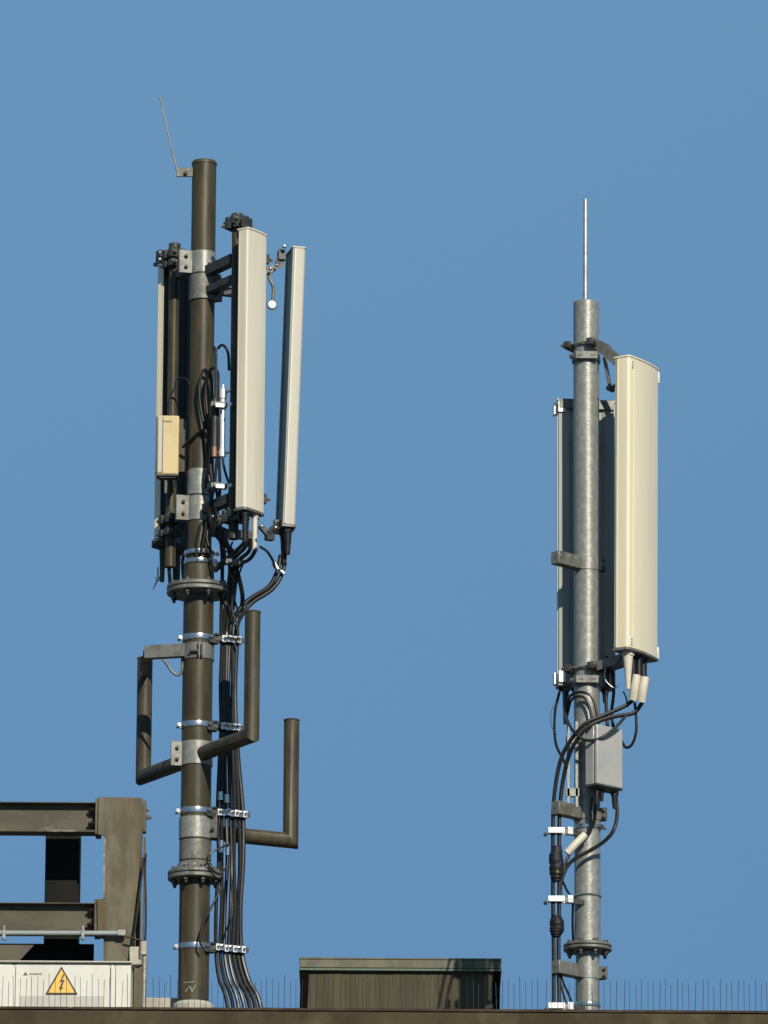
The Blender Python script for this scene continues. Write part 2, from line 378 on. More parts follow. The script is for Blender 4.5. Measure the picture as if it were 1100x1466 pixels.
# ------------------------------------------------------------------ brown mast (left)
X1 = W(281.5, 1082, 0).x; Y1 = 0.0
def z1(py): return Z(285, py, 0)
mast = empty('antenna_mast', (X1, Y1, ROOF), 'tall brown painted steel mast with two flanges, galvanised collars and three bent side pipes', 'antenna mast')
RL, RU = .0900, .0735
MB().lathe(X1, Y1, [(RL+.001, ROOF), (RL, z1(1262))], n=56).build('pole_section', M_BROWN, mast)
MB().lathe(X1, Y1, [(RL, z1(1240)), (RL, z1(860))], n=56).build('pole_section', M_BROWN, mast)
MB().lathe(X1, Y1, [(RU+.004, z1(838)), (RU, z1(820)), (RU, z1(236)), (RU-.006, z1(235))], n=56).build('pole_section', M_BROWN, mast)
MB().lathe(X1, Y1, [(RU+.003, z1(236.5)), (RU+.004, z1(234.5)), (RU-.002, z1(231.5))], n=48).build('pole_cap', M_BROWN2, mast)
flange(mast, X1, Y1, z1(845), .190, RL, neck=0, m=M_GALVD)
flange(mast, X1, Y1, z1(1254), .160, RL, t=.026, neck=.05)
for a, b, r, mm in ((362, 394, RU, M_GALV), (396, 432, RU+.006, M_GALVD), (674, 711, RU+.001, M_GALV), (713, 748, RU+.003, M_GALV),
                (924, 947, RL+.003, M_GALVD), (1064, 1098, RL+.003, M_GALV), (1172, 1203, RL+.004, M_GALV), (1205, 1234, RL+.001, M_GALVD)):
    collar(mast, X1, Y1, z1(b), z1(a), r, mm)
lug(mast, X1, Y1, z1(394), z1(361), RU+.005, 192, .085)
lug(mast, X1, Y1, z1(748), z1(712), RU+.005, 195, .085)
lug(mast, X1, Y1, z1(1099), z1(1064), RL+.005, 190, .075)
lug(mast, X1, Y1, z1(433), z1(396), RU+.008, -15, .050)
lug(mast, X1, Y1, z1(1202), z1(1160), RL+.008, -12, .05)
# clevis details on the thin collar
c = MB()
for px in (285, 290): c.box((W(px, 935, 0).x, -RL-.016, z1(935)), (.008, .03, .085))
c.cyl((W(272,938,0).x, -RL-.02, z1(938)), (W(284,938,0).x, -RL-.02, z1(938)), .010, n=8)
c.build('clevis', M_ZDARK, mast, bevel=.001)
for py, rr in ((915, RL), (1040, RL), (1163, RL), (1357, RL), (793, RU+.012), (806, RU+.012)):
    strap(mast, X1, Y1, z1(py), rr, h=.038 if py > 900 else .030, ears=((-170,.02),(-25,.02)) if py > 820 else ((-12,.02),))
# lower cone shoe above flange
MB().lathe(X1, Y1, [(RU+.018, z1(836)), (RU+.017, z1(812)), (RU+.006, z1(809))], n=48).build('pole_shoe', M_BROWN2, mast)

# three bent pipes
def bent_pipe(az, rad, zarm, ztop, r=.046):
    d = az_vec(az); c = V(X1, Y1, 0)+d*rad
    arm = [V(X1, Y1, zarm)+d*.07, V(c.x, c.y, zarm)]
    o = MB()
    # mitred elbow: sweep with one sharp corner ring
    n = 28; t = Vector((-d.y, d.x, 0)); vs = []
    for (p, e1) in ((arm[0], V(0,0,1)), ):
        vs += [p + t*r*math.cos(2*math.pi*i/n) + V(0,0,1)*r*math.sin(2*math.pi*i/n) for i in range(n)]
    vs += [arm[1] + t*r*math.cos(2*math.pi*i/n) + (V(0,0,1)-d)*r*math.sin(2*math.pi*i/n) for i in range(n)]
    vs += [V(c.x, c.y, ztop) + t*r*math.cos(2*math.pi*i/n) - d*r*math.sin(2*math.pi*i/n) for i in range(n)]
    fs = [(k*n+i, k*n+(i+1)%n, (k+1)*n+(i+1)%n, (k+1)*n+i) for k in range(2) for i in range(n)]
    fs += [tuple(range(n-1,-1,-1)), tuple(range(2*n, 3*n))]
    o.add(vs, fs); ob = o.build('bent_pipe', M_BROWN2, mast)
    MB().lathe(c.x, c.y, [(r+.002, ztop-.004), (r+.003, ztop+.003), (r-.005, ztop+.007)]).build('pipe_cap', M_BROWN2, ob)
    return c
cA = bent_pipe(122, .627, z1(1084), Z(207, 943, .53))
cB = bent_pipe(-58.4, .637, z1(1082), Z(362, 877, -.54))
cC = bent_pipe(24.5, .612, z1(1190), Z(417, 1032, .26))
# flat horizontal bracket with a rod stay, left of the thin collar
za = z1(926); zb = z1(944)
a = V(X1, 0, (za+zb)/2)+V(-RL*.8, -.06, 0); b = V(W(208, 935, -.02).x, -.02+.02, (za+zb)/2-.0)
link(mast, a, b, (.05, .078), 'stub_bracket', M_GALVD)
MB().tube([W(231,941,-.03), W(239,951,-.03), W(246,961,-.03), W(253,966.5,-.03), W(259,964,-.03), W(261,956,-.03), W(261,940,-.03)], .0085).build('bracket_stay', M_GALVD, mast)
link(mast, b, V(cA.x, cA.y-.03, b.z-.02), (.03, .03), 'stub_bracket', M_GALVD)

# cable racks: a channel running right and back from each strap with clips
RACK = {915: (.055, .26), 1040: (.06, .27), 1163: (.065, .33), 1357: (.06, .33)}
rdir = Vector((.93, .37, 0)).normalized()
NC = 7
def rack_pt(py, k):
    """position of cable k on rack at photo height py"""
    L0, L1 = (.105, .265) if py > 1100 else (.120, .215)
    f = k/(NC-1)
    return V(X1+RL*.35, -.062, z1(py+2)) + rdir*(L0+(L1-L0)*f)
for py, (q0, q1) in RACK.items():
    base = V(X1+RL*.35, -.062, z1(py+2))
    r_ = MB(); e = base+rdir*(.30 if py > 1100 else .25)
    q = rdir.to_track_quat('X','Z').to_matrix()
    s0 = base+rdir*.05
    off = Vector((rdir.y, -rdir.x, 0))
    r_.box((s0+e)/2+off*.026, ((e-s0).length, .008, .03), M=q); r_.box((s0+e)/2-off*.026, ((e-s0).length, .008, .03), M=q)
    r_.box(s0+V(.0,0,.022), (.10, .03, .012), 155, 0); r_.box(s0+V(.01,0,-.020), (.07, .05, .02), 30)
    ro = r_.build('cable_rack', M_ZDARK, mast, bevel=.002)
    for k in range(NC):
        p = rack_pt(py, k) + V(0,0,random.uniform(-.004,.004))
        cl = MB(); cl.box(p+off*.034, (.024, .012, .040), math.degrees(math.atan2(rdir.y, rdir.x)))
        cl.cyl(p+off*.040+V(0,0,.006), p+off*.062+V(0,0,.006), .0085, n=6); cl.cyl(p+off*.062+V(0,0,.006), p+off*.072+V(0,0,.006), .005, n=8)
        cl.build('cable_clip', M_CHROME if k%2 else M_WHITEM, ro, bevel=.0015)

# ---- support poles & arms at the antenna level
def spole(px, pyt, pyb, Y, r, m=M_BROWN, nm='support_pole'):
    X = W(px, (pyt+pyb)/2, Y).x; zt = Z(px, pyt, Y); zb = Z(px, pyb, Y)
    o = MB().lathe(X, Y, [(r, zb), (r, zt-.004), (r-.004, zt)], n=32).build(nm, m, mast)
    MB().lathe(X, Y, [(r+.003, zt-.05), (r+.004, zt-.045), (r+.004, zt+.002), (r-.004, zt+.006)], n=32).build('pole_cap', M_ZDARK, o)
    return X
SY2 = -.33; SX2 = spole(337, 307, 772, SY2, .030)
SY1 = .16;  SX1 = spole(247, 350, 812, SY1, .032)
SY3 = .12;  SX3 = spole(368, 352, 735, SY3, .028)
def arm(ax, ay, py, h=.075, wd=.045, m=M_ZDARK):
    z = z1(py); a = V(X1, 0, z); b = V(ax, ay, z); d = (b-a).normalized()
    link(mast, a+d*(RU*.6), b-d*.028, (wd, h), 'mounting_arm', m)
for py in (378, 728): arm(SX1, SY1, py+2, m=M_GALVD)
for py in (392, 733): arm(SX2, SY2, py, .06, .06)
for py in (414, 760): arm(SX3, SY3, py, .05)
arm(SX2, SY2, 420, .045, .05)
for (sx, sy, rr, pys, aa) in ((SX1, SY1, .032, (365, 745), 125), (SX2, SY2, .030, (317, 737), -58), (SX3, SY3, .028, (372, 715), 24)):
    for py in pys: pole_clamp(mast, sx, sy, Z(300, py, sy), rr, aa, h=.06)

# ------------------------------------------------------------------ panel antennas on the brown mast
G1 = 'cream panel antennas on the two masts'
def mkpanel(label, px, Y, pyt, pyb, w, d, az, tilt, rad, back, conns, style=0, pyref=None):
    X = W(px, (pyt+pyb)/2, Y).x
    n = az_vec(az); zt = Z(px, pyt, Y); zb = Z(px, pyb, Y)
    sh = math.tan(R(tilt))*(zt-zb)/2
    return panel(label, X-n.x*sh, Y-n.y*sh, zb, zt, w, d, az, tilt, rad, back, conns, G1, style), X
(p2, p2t), _ = mkpanel('cream panel antenna facing front right beside the brown mast, its whole broad front lit', 360, -.43, 333, 733, .200, .085, -35, 0, M_CREAM, M_BACKD,
    [(-.06, .01, .19, .018, .015, M_TAPE), (-.02, -.012, .17, .018, .014, M_TAPE), (.035, .012, .215, .017, .0135, M_IVORY), (.075, -.012, .10, .016, .016, M_ZDARK)])
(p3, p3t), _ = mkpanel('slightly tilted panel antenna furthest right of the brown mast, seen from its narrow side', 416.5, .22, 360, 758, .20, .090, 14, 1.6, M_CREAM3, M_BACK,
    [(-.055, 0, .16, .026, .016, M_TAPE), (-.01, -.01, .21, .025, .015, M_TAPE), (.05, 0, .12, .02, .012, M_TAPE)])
(p1, p1t), _ = mkpanel('panel antenna behind the left side of the brown mast, showing its dark back', 247, .36, 386, 779, .262, .075, 143, 0, M_CREAM2, M_BACKD,
    [(-.06, 0, .20, .026, .022, M_BROWN2), (.03, 0, .14, .028, .025, M_BROWN2), (.075, .0, .24, .020, .013, M_BROWN2)])
MB().box(p1t(0, -.01, Z(246, 784, .36)), (.10, .26, .045), 141).build('connector_shroud', M_BACKD, p1, bevel=.004)

def ant_bracket(root, pole, rpole, pt, zp, d, az, arm=.035, scissor=False):
    """clamp on the pole plus a hinged link to the panel's back"""
    x, y = pole; n = az_vec(az)
    o = pole_clamp(root, x, y, zp, rpole, az, 'pole_clamp', h=.045, reach=.055)
    b = MB(); e = pt(0, -d/2-.004, zp)
    for s in (-.03, .03):
        t = Vector((-n.y, n.x, 0))
        link(None, V(x, y, zp)+n*(rpole+.01)+t*s, e+t*s, (.006, .045), nobuild=b)
    b.box(e, (.012, .10, .07), az)
    b.build('hinge_bracket', M_ZDARK, root, bevel=.001)
ant_bracket(p2, (SX2, SY2), .030, p2t, Z(337, 324, SY2), .085, -35)
ant_bracket(p2, (SX2, SY2), .030, p2t, Z(337, 744, SY2), .085, -35)
ant_bracket(p1, (SX1, SY1), .032, p1t, Z(247, 372, SY1)-.03, .085, 125)
ant_bracket(p1, (SX1, SY1), .032, p1t, Z(247, 764, SY1), .085, 125)
# panel 3: downtilt bracket, curved hook with round shiny foot, top stay
h = MB()
pa = W(372, 392, .14); pb = W(392, 384, .17); pc = W(405, 378, .20)
link(None, pa, pb, (.03, .04), nobuild=h); link(None, pb, pc, (.02, .028), nobuild=h)
h.tube([W(386, 385, .15), W(386, 398, .15), W(391, 410, .15), W(391, 424, .15), W(389, 434, .15)], .0105)
h.build('tilt_bracket', M_GALVD, p3)
glint(p3, 389.5, 436, .10, .033, 'bracket_washer', .008)
glint(p3, 387.5, 384, .10, .010); glint(p3, 407.5, 352, .14, .014); glint(p3, 396, 379, .12, .009)
h = MB(); link(None, W(404,357,.2), W(397,378,.2), (.03,.028), nobuild=h); h.box(W(403,366,.2), (.045,.05,.06), 12)
link(None, W(400,748,.2), W(384,764,.12), (.03,.03), nobuild=h); h.box(W(398,752,.2), (.05,.05,.06), 12); h.box(W(386,768,.14), (.05,.04,.05), 30)
link(None, W(386,768,.14), W(372,752,.12), (.03,.03), nobuild=h)
h.build('tilt_hinge', M_ZDARK, p3, bevel=.002)
glint(p3, 395, 755, .10, .011); glint(p2, 375, 753, -.52, .010)
glint(p2, 305, 739, -.40, .008)
# panel 1 shiny top clamp screws
glint(p1, 229, 361, .24, .009); glint(p1, 229, 371, .24, .011)
h = MB(); h.box(W(231,367,.3), (.05,.05,.07), 125); h.box(W(228,378,.32), (.06,.05,.02), 125); h.build('hinge_bracket', M_ZDARK, p1, bevel=.002)
h = MB(); h.cyl(W(226,826,.36), W(226,831,.36), .014, n=12); h.build('connector', M_CHROME, p1)

# ------------------------------------------------------------------ remote unit boxes
def unit(label, px, Y, pyt, pyb, w, d, az, mfront, mbody, conns, fins=True):
    X = W(px, (pyt+pyb)/2, Y).x; zt = Z(px, pyt, Y); zb = Z(px, pyb, Y); n = az_vec(az); t = Vector((-n.y, n.x, 0))
    root = empty('amplifier_box', (X, Y, zb), label, 'equipment box', 'amplifier boxes on the masts')
    H = zt-zb; c = V(X, Y, (zt+zb)/2)
    MB().box(c-n*.016, (d-.032, w, H), az).build('housing', mbody, root, bevel=.006)
    MB().box(c+n*(d/2-.014), (.028, w+.004, H+.006), az).build('lid', mfront, root, bevel=.009)
    MB().box(c+V(0,0,-H/2-.006), (d-.004, w+.002, .012), az).box(c+V(0,0,-H/2-.016), (d*.7, w*.8, .012), az).build('base_plate', M_ZDARK, root, bevel=.002)
    MB().box(c-n*(d/2+.014), (.02, w*.5, H*.8), az).build('mounting_plate', M_GALVD, root, bevel=.002)
    for (u, v, ln, ra, rb, mm) in conns:
        a = V(X, Y, zb-.018)+t*u+n*v
        MB().cyl(a, a-V(0,0,.02), ra*1.2, n=6).cyl(a-V(0,0,.02), a-V(0,0,ln), ra, rb, n=14).build('gland', mm, root)
    return root, c, n, t
u1, uc, un, ut = unit('small box with a yellowed cream lid at the left of the brown mast', 240.5, .0, 598, 681, .128, .090, -88, M_YELLOW, M_GREYBOX, [(-.01, 0, .09, .011, .008, M_GALVD), (.04, 0, .05, .012, .010, M_RUBBER)])
mk = MB()
for i in range(5): mk.box(uc+un*(.045+.0015)+ut*(-.028+i*.011)+V(0,0,.145), (.002, .007, .011), -88)
mk.build('lid_print', M_MARK, u1)
MB().box(uc+un*.036-ut*.047, (.026, .026, .345), -88).build('edge_strip', M_CREAM3, u1, bevel=.002)
MB().box(uc+un*.036-ut*.0315, (.0245, .004, .345), -88).build('lid_groove', M_ZDARK, u1)
MB().box(uc+un*.034-ut*.068, (.024, .010, .345), -88).build('edge_strip', M_ZDARK, u1, bevel=.001)
MB().box(W(260, 640, .10), (.05, .08, .33), 0).build('wall_bracket', M_BROWN2, u1, bevel=.002)
u2, uc2, un2, ut2 = unit('light grey box low on the galvanised mast, black lead hanging from its right corner', 865, -.18, 1043, 1127, .211, .104, -47, M_GREYBOX, M_GREYBOX, [(-.06, 0, .10, .016, .013, M_RUBBER), (.080, .008, .10, .020, .012, M_TAPE), (-.02, .0, .07, .014, .010, M_RUBBER)])

# chrome arrester tubes between mast and lit panel
def canister(label, px, Y, pyt, pyb, r, m):
    X = W(px, (pyt+pyb)/2, Y).x; zt = Z(px, pyt, Y); zb = Z(px, pyb, Y)
    root = empty('surge_arrester', (X, Y, zb), label, 'surge arrester')
    H = zt-zb
    MB().lathe(X, Y, [(r*.5, zb), (r*1.25, zb+.01), (r*1.25, zb+.05), (r, zb+.055), (r, zt-.09), (r*1.35, zt-.085), (r*1.35, zt-.03), (r*.6, zt-.02), (r*.5, zt)], n=24).build('barrel', m, root)
    MB().cyl((X, Y, zb+.03), (X+.055, Y-.01, zb+.036), .010, .006, n=10).cyl((X, Y, zt-.05), (X+.055, Y-.01, zt-.035), .010, .006, n=10).build('side_stub', M_CHROME, root)
    return root
canister('bright silver arrester tube between the brown mast and the lit panel', 319, -.25, 551, 656, .0165, M_WHITEM)
canister('dark arrester tube with copper coupling between the brown mast and silver tube', 307.5, -.24, 566, 656, .016, M_ZDARK)
hc = MB()
for py in (580, 696):
    c0 = W(313, py, -.27); hc.box(c0, (.10, .05, .030), 12); hc.box(c0+V(.0,-.03,.001), (.062, .012, .026), 12)
hco = hc.build('clamp_block', M_GALVD, mast, bevel=.003)
for py in (579, 695): glint(hco, 331, py, -.37, .014, 'clamp_bolt')
for py in (580, 696): MB().box(W(315, py, -.312), (.052,.006,.024), 12).build('clamp_face', M_CHROME, hco)
MB().cyl(W(307,640,-.262), W(307,654,-.262), .0145, n=12).build('coupling', M_ORANGE, mast)

# ------------------------------------------------------------------ lightning rods
root = empty('lightning_rod', W(256, 248, -.02), 'thin bent rod leaning left from a small tab at the top of the brown mast', 'lightning rod')
MB().tube([W(256, 251, -.02), W(253, 243, -.02), W(244, 205, -.02), W(228.5, 138, -.02)], [.0068, .0058, .005, .0042], smooth=False).build('rod', M_ROD, root)
tb = MB(); tb.box((W(265,248,-.02).x, -.02, z1(248)), (.105, .012, .058)); tb.build('tab', M_GALVD, root, bevel=.003)
MB().bolt(W(266, 248, -.026), (0,-1,0), .014).build('bolt', M_ZDARK, root)

# ------------------------------------------------------------------ galvanised mast (right)
X2 = W(840.5, 900, 0).x; R2 = .0770
def z2(py): return Z(840, py, 0)
gm = empty('antenna_mast', (X2, 0, ROOF), 'grey mottled galvanised steel mast with one low flange, slim rod on its top', 'antenna mast')
MB().lathe(X2, 0, [(R2, z2(1350)), (R2, z2(434)), (R2-.008, z2(432.5))], n=56).build('pole_section', M_GALV, gm)
MB().lathe(X2, 0, [(R2-.008, ROOF), (R2-.008, z2(1364))], n=56).build('pole_section', M_GALV, gm)
flange(gm, X2, 0, z2(1357), .142, R2, t=.020, gap=.003, nb=8, m=M_GALVD)
strap(gm, X2, 0, z2(1186), R2, h=.028, ears=((-20,.02),))
strap(gm, X2, 0, z2(1284), R2, h=.014, ears=((160,.02),))
strap(gm, X2, 0, z2(1440), R2-.008, h=.028, ears=((160,.02),))
root = empty('lightning_rod', (X2, 0, z2(434)), 'straight bright rod standing upright on top of the galvanised mast', 'lightning rod')
MB().cyl((X2-.004, 0, z2(438)), (X2-.002, 0, z2(285)), .0145, .0125, n=16).build('rod', M_ALU, root)
MB().lathe(X2-.004, 0, [(.026, z2(433.5)), (.026, z2(431)), (.018, z2(429))]).build('rod_socket', M_GALVD, root)
# square arms toward front-left
for py, wd in ((806, 1.0), (1163, 1.0), (1390, 1.0)):
    z = z2(py+4); d = az_vec(225); c = V(X2, 0, z)
    am = MB(); am.box(c+d*.17, (.21, .066, .078), 225)
    ao = am.build('square_arm', M_GALVD, gm, bevel=.004)
    MB().cyl(c+d*.274, c+d*.277, .008, n=10).build('arm_hole', M_MARK, ao)
    collar(gm, X2, 0, z-.040, z+.040, R2+.001 if py < 1300 else R2-.007, M_GALV)
    bp = MB(); e = az_vec(-20); bp.box(c+e*(R2+.018), (.05, .02, .07), -20); bp.box(c+e*(R2+.016)+V(0,.05,0), (.05, .015, .07), -20)
    bo = bp.build('bolt_plate', M_GALVD, gm, bevel=.002)
    for k in (-.02, .02): MB().bolt(c+e*(R2+.026)+V(.0,-.01,k), (0,-1,0), .011).cyl(c+e*(R2+.026)+V(0,.07,k), c+e*(R2+.026)+V(0,-.01,k), .006, n=8).build('bolt', M_ZDARK, bo)
# panels on galvanised mast
(pA, pAt), XA = mkpanel('largest warm cream panel antenna with curved front, right of the galvanised mast', 913, -.19, 521, 937, .362, .118, -32, .5, M_CREAM2, M_BACK,
    [(-.115, .005, .225, .030, .012, M_IVORY), (-.05, 0, .17, .018, .018, M_TAPE), (.0, .012, .16, .022, .020, M_RUBBER), (.075, .0, .17, .022, .020, M_RUBBER)], style=1)
for px, dy in ((909, 0), (921, 3)):
    MB().tube([W(px+3, 967+dy, -.26), W(px, 985+dy, -.26), W(px-2.5, 1002+dy, -.24)], .0255, n=16).build('connector_boot', M_IVORY, pA)
(pB, pBt), XB = mkpanel('panel antenna behind the galvanised mast, turned away and showing its blue grey back', 838, .26, 577, 984, .345, .118, 98, .0, M_CREAM2, M_BACK,
    [(.12, 0, .22, .020, .014, M_GALVD), (.06, 0, .07, .018, .014, M_RUBBER), (-.06, 0, .07, .018, .014, M_RUBBER), (-.12, 0, .08, .018, .014, M_RUBBER)], style=1)
MB().box(pBt(0, -.066, Z(836, 583, .26)), (.012, .335, .060), 98).build('cross_bracket', M_GALVD, pB, bevel=.003)
def big_bracket(root, pt, n_az, py, flip, dpan):
    zc = z2(py); n = az_vec(n_az)
    pole_clamp(root, X2, 0, zc+.03, R2, n_az, h=.045, reach=.045)
    o = collar(root, X2, 0, zc-.075, zc-.025, R2+.005, M_GALVD); o.name = 'band_clamp'
    b = MB(); fr = V(X2, -R2-.018, zc-.05); b.box(fr, (.135, .016, .045)); 
    bo = b.build('band_plate', M_GALVD, root, bevel=.002)
    b = MB()
    for k in (-.045, -.03, .03, .045): b.cyl(fr+V(k,-.007,0), fr+V(k,-.011,0), .006, n=8)
    b.cyl(fr+V(-.10,-.0,-.01), fr+V(-.075,-.01,-.01), .016, n=8)
    b.build('bolt', M_MARK, bo)
    b = MB(); e = pt(0, -dpan/2-.006, zc-(.16 if flip else -.06)); t = Vector((-n.y, n.x, 0)); s = V(X2,0,zc+.03)+n*(R2+.01)
    for q in (-.045, .045):
        link(None, s+t*q, e+t*q, (.008, .055), nobuild=b)
    b.box(e, (.014, .12, .09), n_az); b.cyl(e+t*.06-n*.03, e-t*.06-n*.03, .016, n=12)
    if flip:
        j = V(X2,0,zc)+n*(R2+.05)+V(0,0,-.06); link(None, j, j+n*.04+V(0,0,-.20), (.03,.012), nobuild=b); link(None, j+n*.04+V(0,0,-.20), e+V(0,0,-.04), (.03,.012), nobuild=b)
        b.cyl(j+n*.04+V(0,0,-.20)+t*.03, j+n*.04+V(0,0,-.20)-t*.03, .015, n=12)
    b.build('tilt_bracket', M_GALVD, root, bevel=.001)
big_bracket(pA, pAt, -32, 503, True, .118)
big_bracket(pA, pAt, -32, 966, False, .118)
for py in (620, 950): link(pB, V(X2, R2+.02, z2(py)), pBt(0, -.06, z2(py)), (.08, .05), 'bracket_arm', M_GALVD)
# white cable hangers beside the mast
HX = W(797, 1290, -.16).x
for py in (1190, 1288, 1441):
    z = Z(797, py, -.16); hb = MB()
    hb.box((HX, -.185, z), (.100, .014, .036)); hb.box((HX+.0, -.14, z), (.100, .012, .036)); hb.box((HX+.075, -.15, z+.002), (.035, .05, .045), 20)
    ho = hb.build('cable_hanger', M_WHITEM, gm, bevel=.003)
    MB().box((HX+.12, -.09, z), (.11, .02, .03), 30).build('hanger_stay', M_ZDARK, ho, bevel=.002)
    MB().cyl((HX-.055, -.16, z-.02), (HX-.075, -.16, z-.022), .012, n=6).build('bolt', M_ZDARK, ho)
# short galvanised channel left of the box
ch = MB(); xc = W(818, 1090, -.10).x
for px in (814, 826): ch.box((W(px,1095,-.1).x, -.10, Z(px,1095,-.1)), (.018, .03, .52))
ch.box((W(820,1060,-.1).x, -.10, Z(820,1060,-.1)), (.08,.02,.04)); ch.box((W(820,1135,-.1).x, -.10, Z(820,1135,-.1)), (.08,.03,.05))
ch.build('channel_bracket', M_GALV, gm, bevel=.002)

# ------------------------------------------------------------------ cables
def cable(name, pts, r, label, group, m=M_RUBBER, n=10):
    P = [p if isinstance(p, Vector) else W(*p) for p in pts]
    o = MB().tube(P, r, n=n).build(name, m); return tag(o, label, 'cable', group)
# main run down the brown mast
GL = 'black cables bundled down the right of the brown mast'
LB = 'one of the thick black feeder cables clipped in the racks beside the brown mast'
starts = [
  [(300, 700, -.14), (307, 745, -.14), (318, 790, -.08)],
  [(352, 772, -.43), (350, 785, -.40), (330, 803, -.20), (329, 822, -.08)],
  [(359, 775, -.43), (356, 790, -.38), (338, 806, -.18), (333, 825, -.06)],
  [(367, 786, -.43), (358, 800, -.33), (342, 810, -.15), (338, 830, -.02)],
  [(402, 795, .22), (397, 818, .2), (385, 840, .16), (360, 856, .10), (343, 872, .06)],
  [(408, 806, .22), (402, 826, .2), (388, 845, .17), (362, 862, .12), (347, 880, .08)],
  [(308, 722, -.20), (320, 770, -.18), (334, 800, -.10), (347, 850, .02), (344, 880, .08)]]
for k in range(NC):
    pts = [W(*p) for p in starts[k]]
    j = lambda s=.006: V(random.uniform(-s,s), random.uniform(-s,s), 0)
    pts.append(rack_pt(895, k)+j(.010))
    pts.append(rack_pt(915, k)); pts.append(rack_pt(978, k)+j(.01)); pts.append(rack_pt(1040, k))
    pts.append(rack_pt(1102, k).lerp(rack_pt(1085,k), .5)+j(.008)+V(0,0,0)); pts.append(rack_pt(1163, k))
    pts.append(rack_pt(1230, k)+j(.012)); pts.append(rack_pt(1295, k)+j(.012)); pts.append(rack_pt(1357, k))
    e = rack_pt(1400, k); pts.append(e+V(.02+.004*k, -.02, 0)); e = rack_pt(1446, k); pts.append(e+V(.075+.008*k, -.05, 0)); pts.append(V(e.x+.14+.01*k, e.y-.08, ROOF+.03))
    cable('feeder_cable', pts, .0118 if k < 4 else .0135, LB, GL)
# thinner wires weaving in the run
GT = 'thin leads around the brown mast'
cable('thin_lead', [(352,800,-.4),(345,815,-.2),(335,850,-.06),(341,880,.0),(334,905,-.02),(338,930,-.02)], .006, 'thin lead twisting over the feeder cables just above the top cable rack', GT)
cable('thin_lead', [(327,815,-.15),(337,840,-.1),(332,870,-.06),(341,900,-.04),(336,925,-.03)], .0055, 'grey thin lead spiralling below the lit panel antenna', GT, M_ZDARK)
cable('feeder_jumper', [(308,838,-.05),(318,858,-.05),(328,872,-.04),(332,892,-.02)], .011, 'short black cable curving from the upper flange of the brown mast into the bundle', GT)
cable('thin_lead', [(330,1208,-.1),(314,1215,-.14),(301,1222,-.16),(296,1232,-.16),(302,1243,-.15),(315,1252,-.12),(325,1240,-.1)], .006, 'thin loop of lead beside the lower flange of the brown mast', GT)
cable('thin_lead', [(317,1270,-.12),(305,1295,-.15),(292,1320,-.16),(286,1345,-.16),(290,1357,-.15)], .0065, 'thin lead swinging left across the brown mast to its lowest strap', GT)
cable('thin_lead', [(330,1245,-.1),(333,1290,-.1),(331,1315,-.12),(324,1332,-.1)], .006, 'thin lead bowing out beside the lower part of the feeder bundle', GT)
# mid loops in front of the mast
cable('jumper_cable', [(297,690,-.12),(300,640,-.13),(290,600,-.13),(285,560,-.13),(290,533,-.13),(297,530,-.13),(303,545,-.14),(304,600,-.15),(303,700,-.14),(292,770,-.11),(288,790,-.10)], .0095, 'long black loop standing up in front of the brown mast beside the arrester tubes', GT)
cable('jumper_cable', [(294,700,-.12),(299,650,-.12),(297,600,-.13),(294,555,-.13),(299,533,-.15),(306,527,-.18),(312,535,-.22),(312,560,-.24),(313,640,-.24),(315,700,-.22),(311,735,-.2),(306,765,-.17)], .0095, 'black loop arching from the brown mast over to the arrester tubes', GT)
cable('jumper_cable', [(309,575,-.24),(309,520,-.24),(309,503,-.24),(306,497,-.22)], .010, 'short black cable end rising above the dark arrester tube', GT)
cable('jumper_cable', [(312,499,-.26),(317,494,-.28),(323,497,-.3),(327,508,-.3),(328,530,-.3)], .0085, 'small black hook of cable beside the support pole left of the lit panel', GT)
cable('jumper_cable', [(319,650,-.25),(320,665,-.25),(325,684,-.27),(329,696,-.27),(326,720,-.24),(318,750,-.18)], .008, 'black cable leaving the bottom of the silver arrester tube', GT)
cable('jumper_cable', [(243,596,-.03),(243,570,-.03),(250,556,-.03),(252,545,.0),(262,541,-.02),(270,546,-.04),(272,558,-.04),(270,597,-.02)], .0062, 'thin black loop arching above the yellowed cream box', GT)
cable('jumper_cable', [(262,640,.0),(276,627,-.08),(290,616,-.1),(296,640,-.12),(300,690,-.14)], .009, 'black cable crossing the brown mast from the yellowed cream box', GT)
cable('jumper_cable', [(266,790,.1),(262,800,.1),(262,820,.1),(264,836,.08)], .011, 'black cable dropping behind the upper flange at the left of the brown mast', GT)
cable('jumper_cable', [(242,810,.35),(243,825,.3),(244,838,.2)], .012, 'black cable end under the panel at the left of the brown mast', GT)
cable('jumper_cable', [(226,812,.36),(226,828,.36),(222,838,.36),(219,843,.36)], .004, 'hair thin frayed lead below the panel at the left of the brown mast', GT, M_ZDARK)
cable('jumper_cable', [(352,773,-.41),(345,782,-.3),(330,795,-.2),(316,806,-.14),(306,815,-.1)], .011, 'grey cable crossing from under the lit panel to the shoe of the brown mast', GT, M_ZDARK)
cable('jumper_cable', [(362,770,-.41),(354,780,-.3),(338,797,-.2),(320,808,-.14),(308,818,-.1)], .011, 'black cable crossing from under the lit panel to the strap above the upper flange', GT)
cable('jumper_cable', [(373,783,-.38),(383,790,-.2),(391,803,.0),(394,812,.15)], .0085, 'black cable between the lit panel and the tilted panel', GT)
cable('jumper_cable', [(308,740,-.18),(320,762,-.15),(328,785,-.12),(326,806,-.1)], .009, 'black cable running down beside the clamp right of the brown mast at panel foot', GT)
cable('jumper_cable', [(288,748,-.1),(283,775,-.1),(281,795,-.1)], .008, 'short black cable running down the front of the brown mast above the double strap', GT)
cable('jumper_cable', [(300,748,-.1),(296,770,-.12),(302,790,-.12),(306,812,-.12)], .008, 'short black cable on the right face of the brown mast above the double strap', GT)
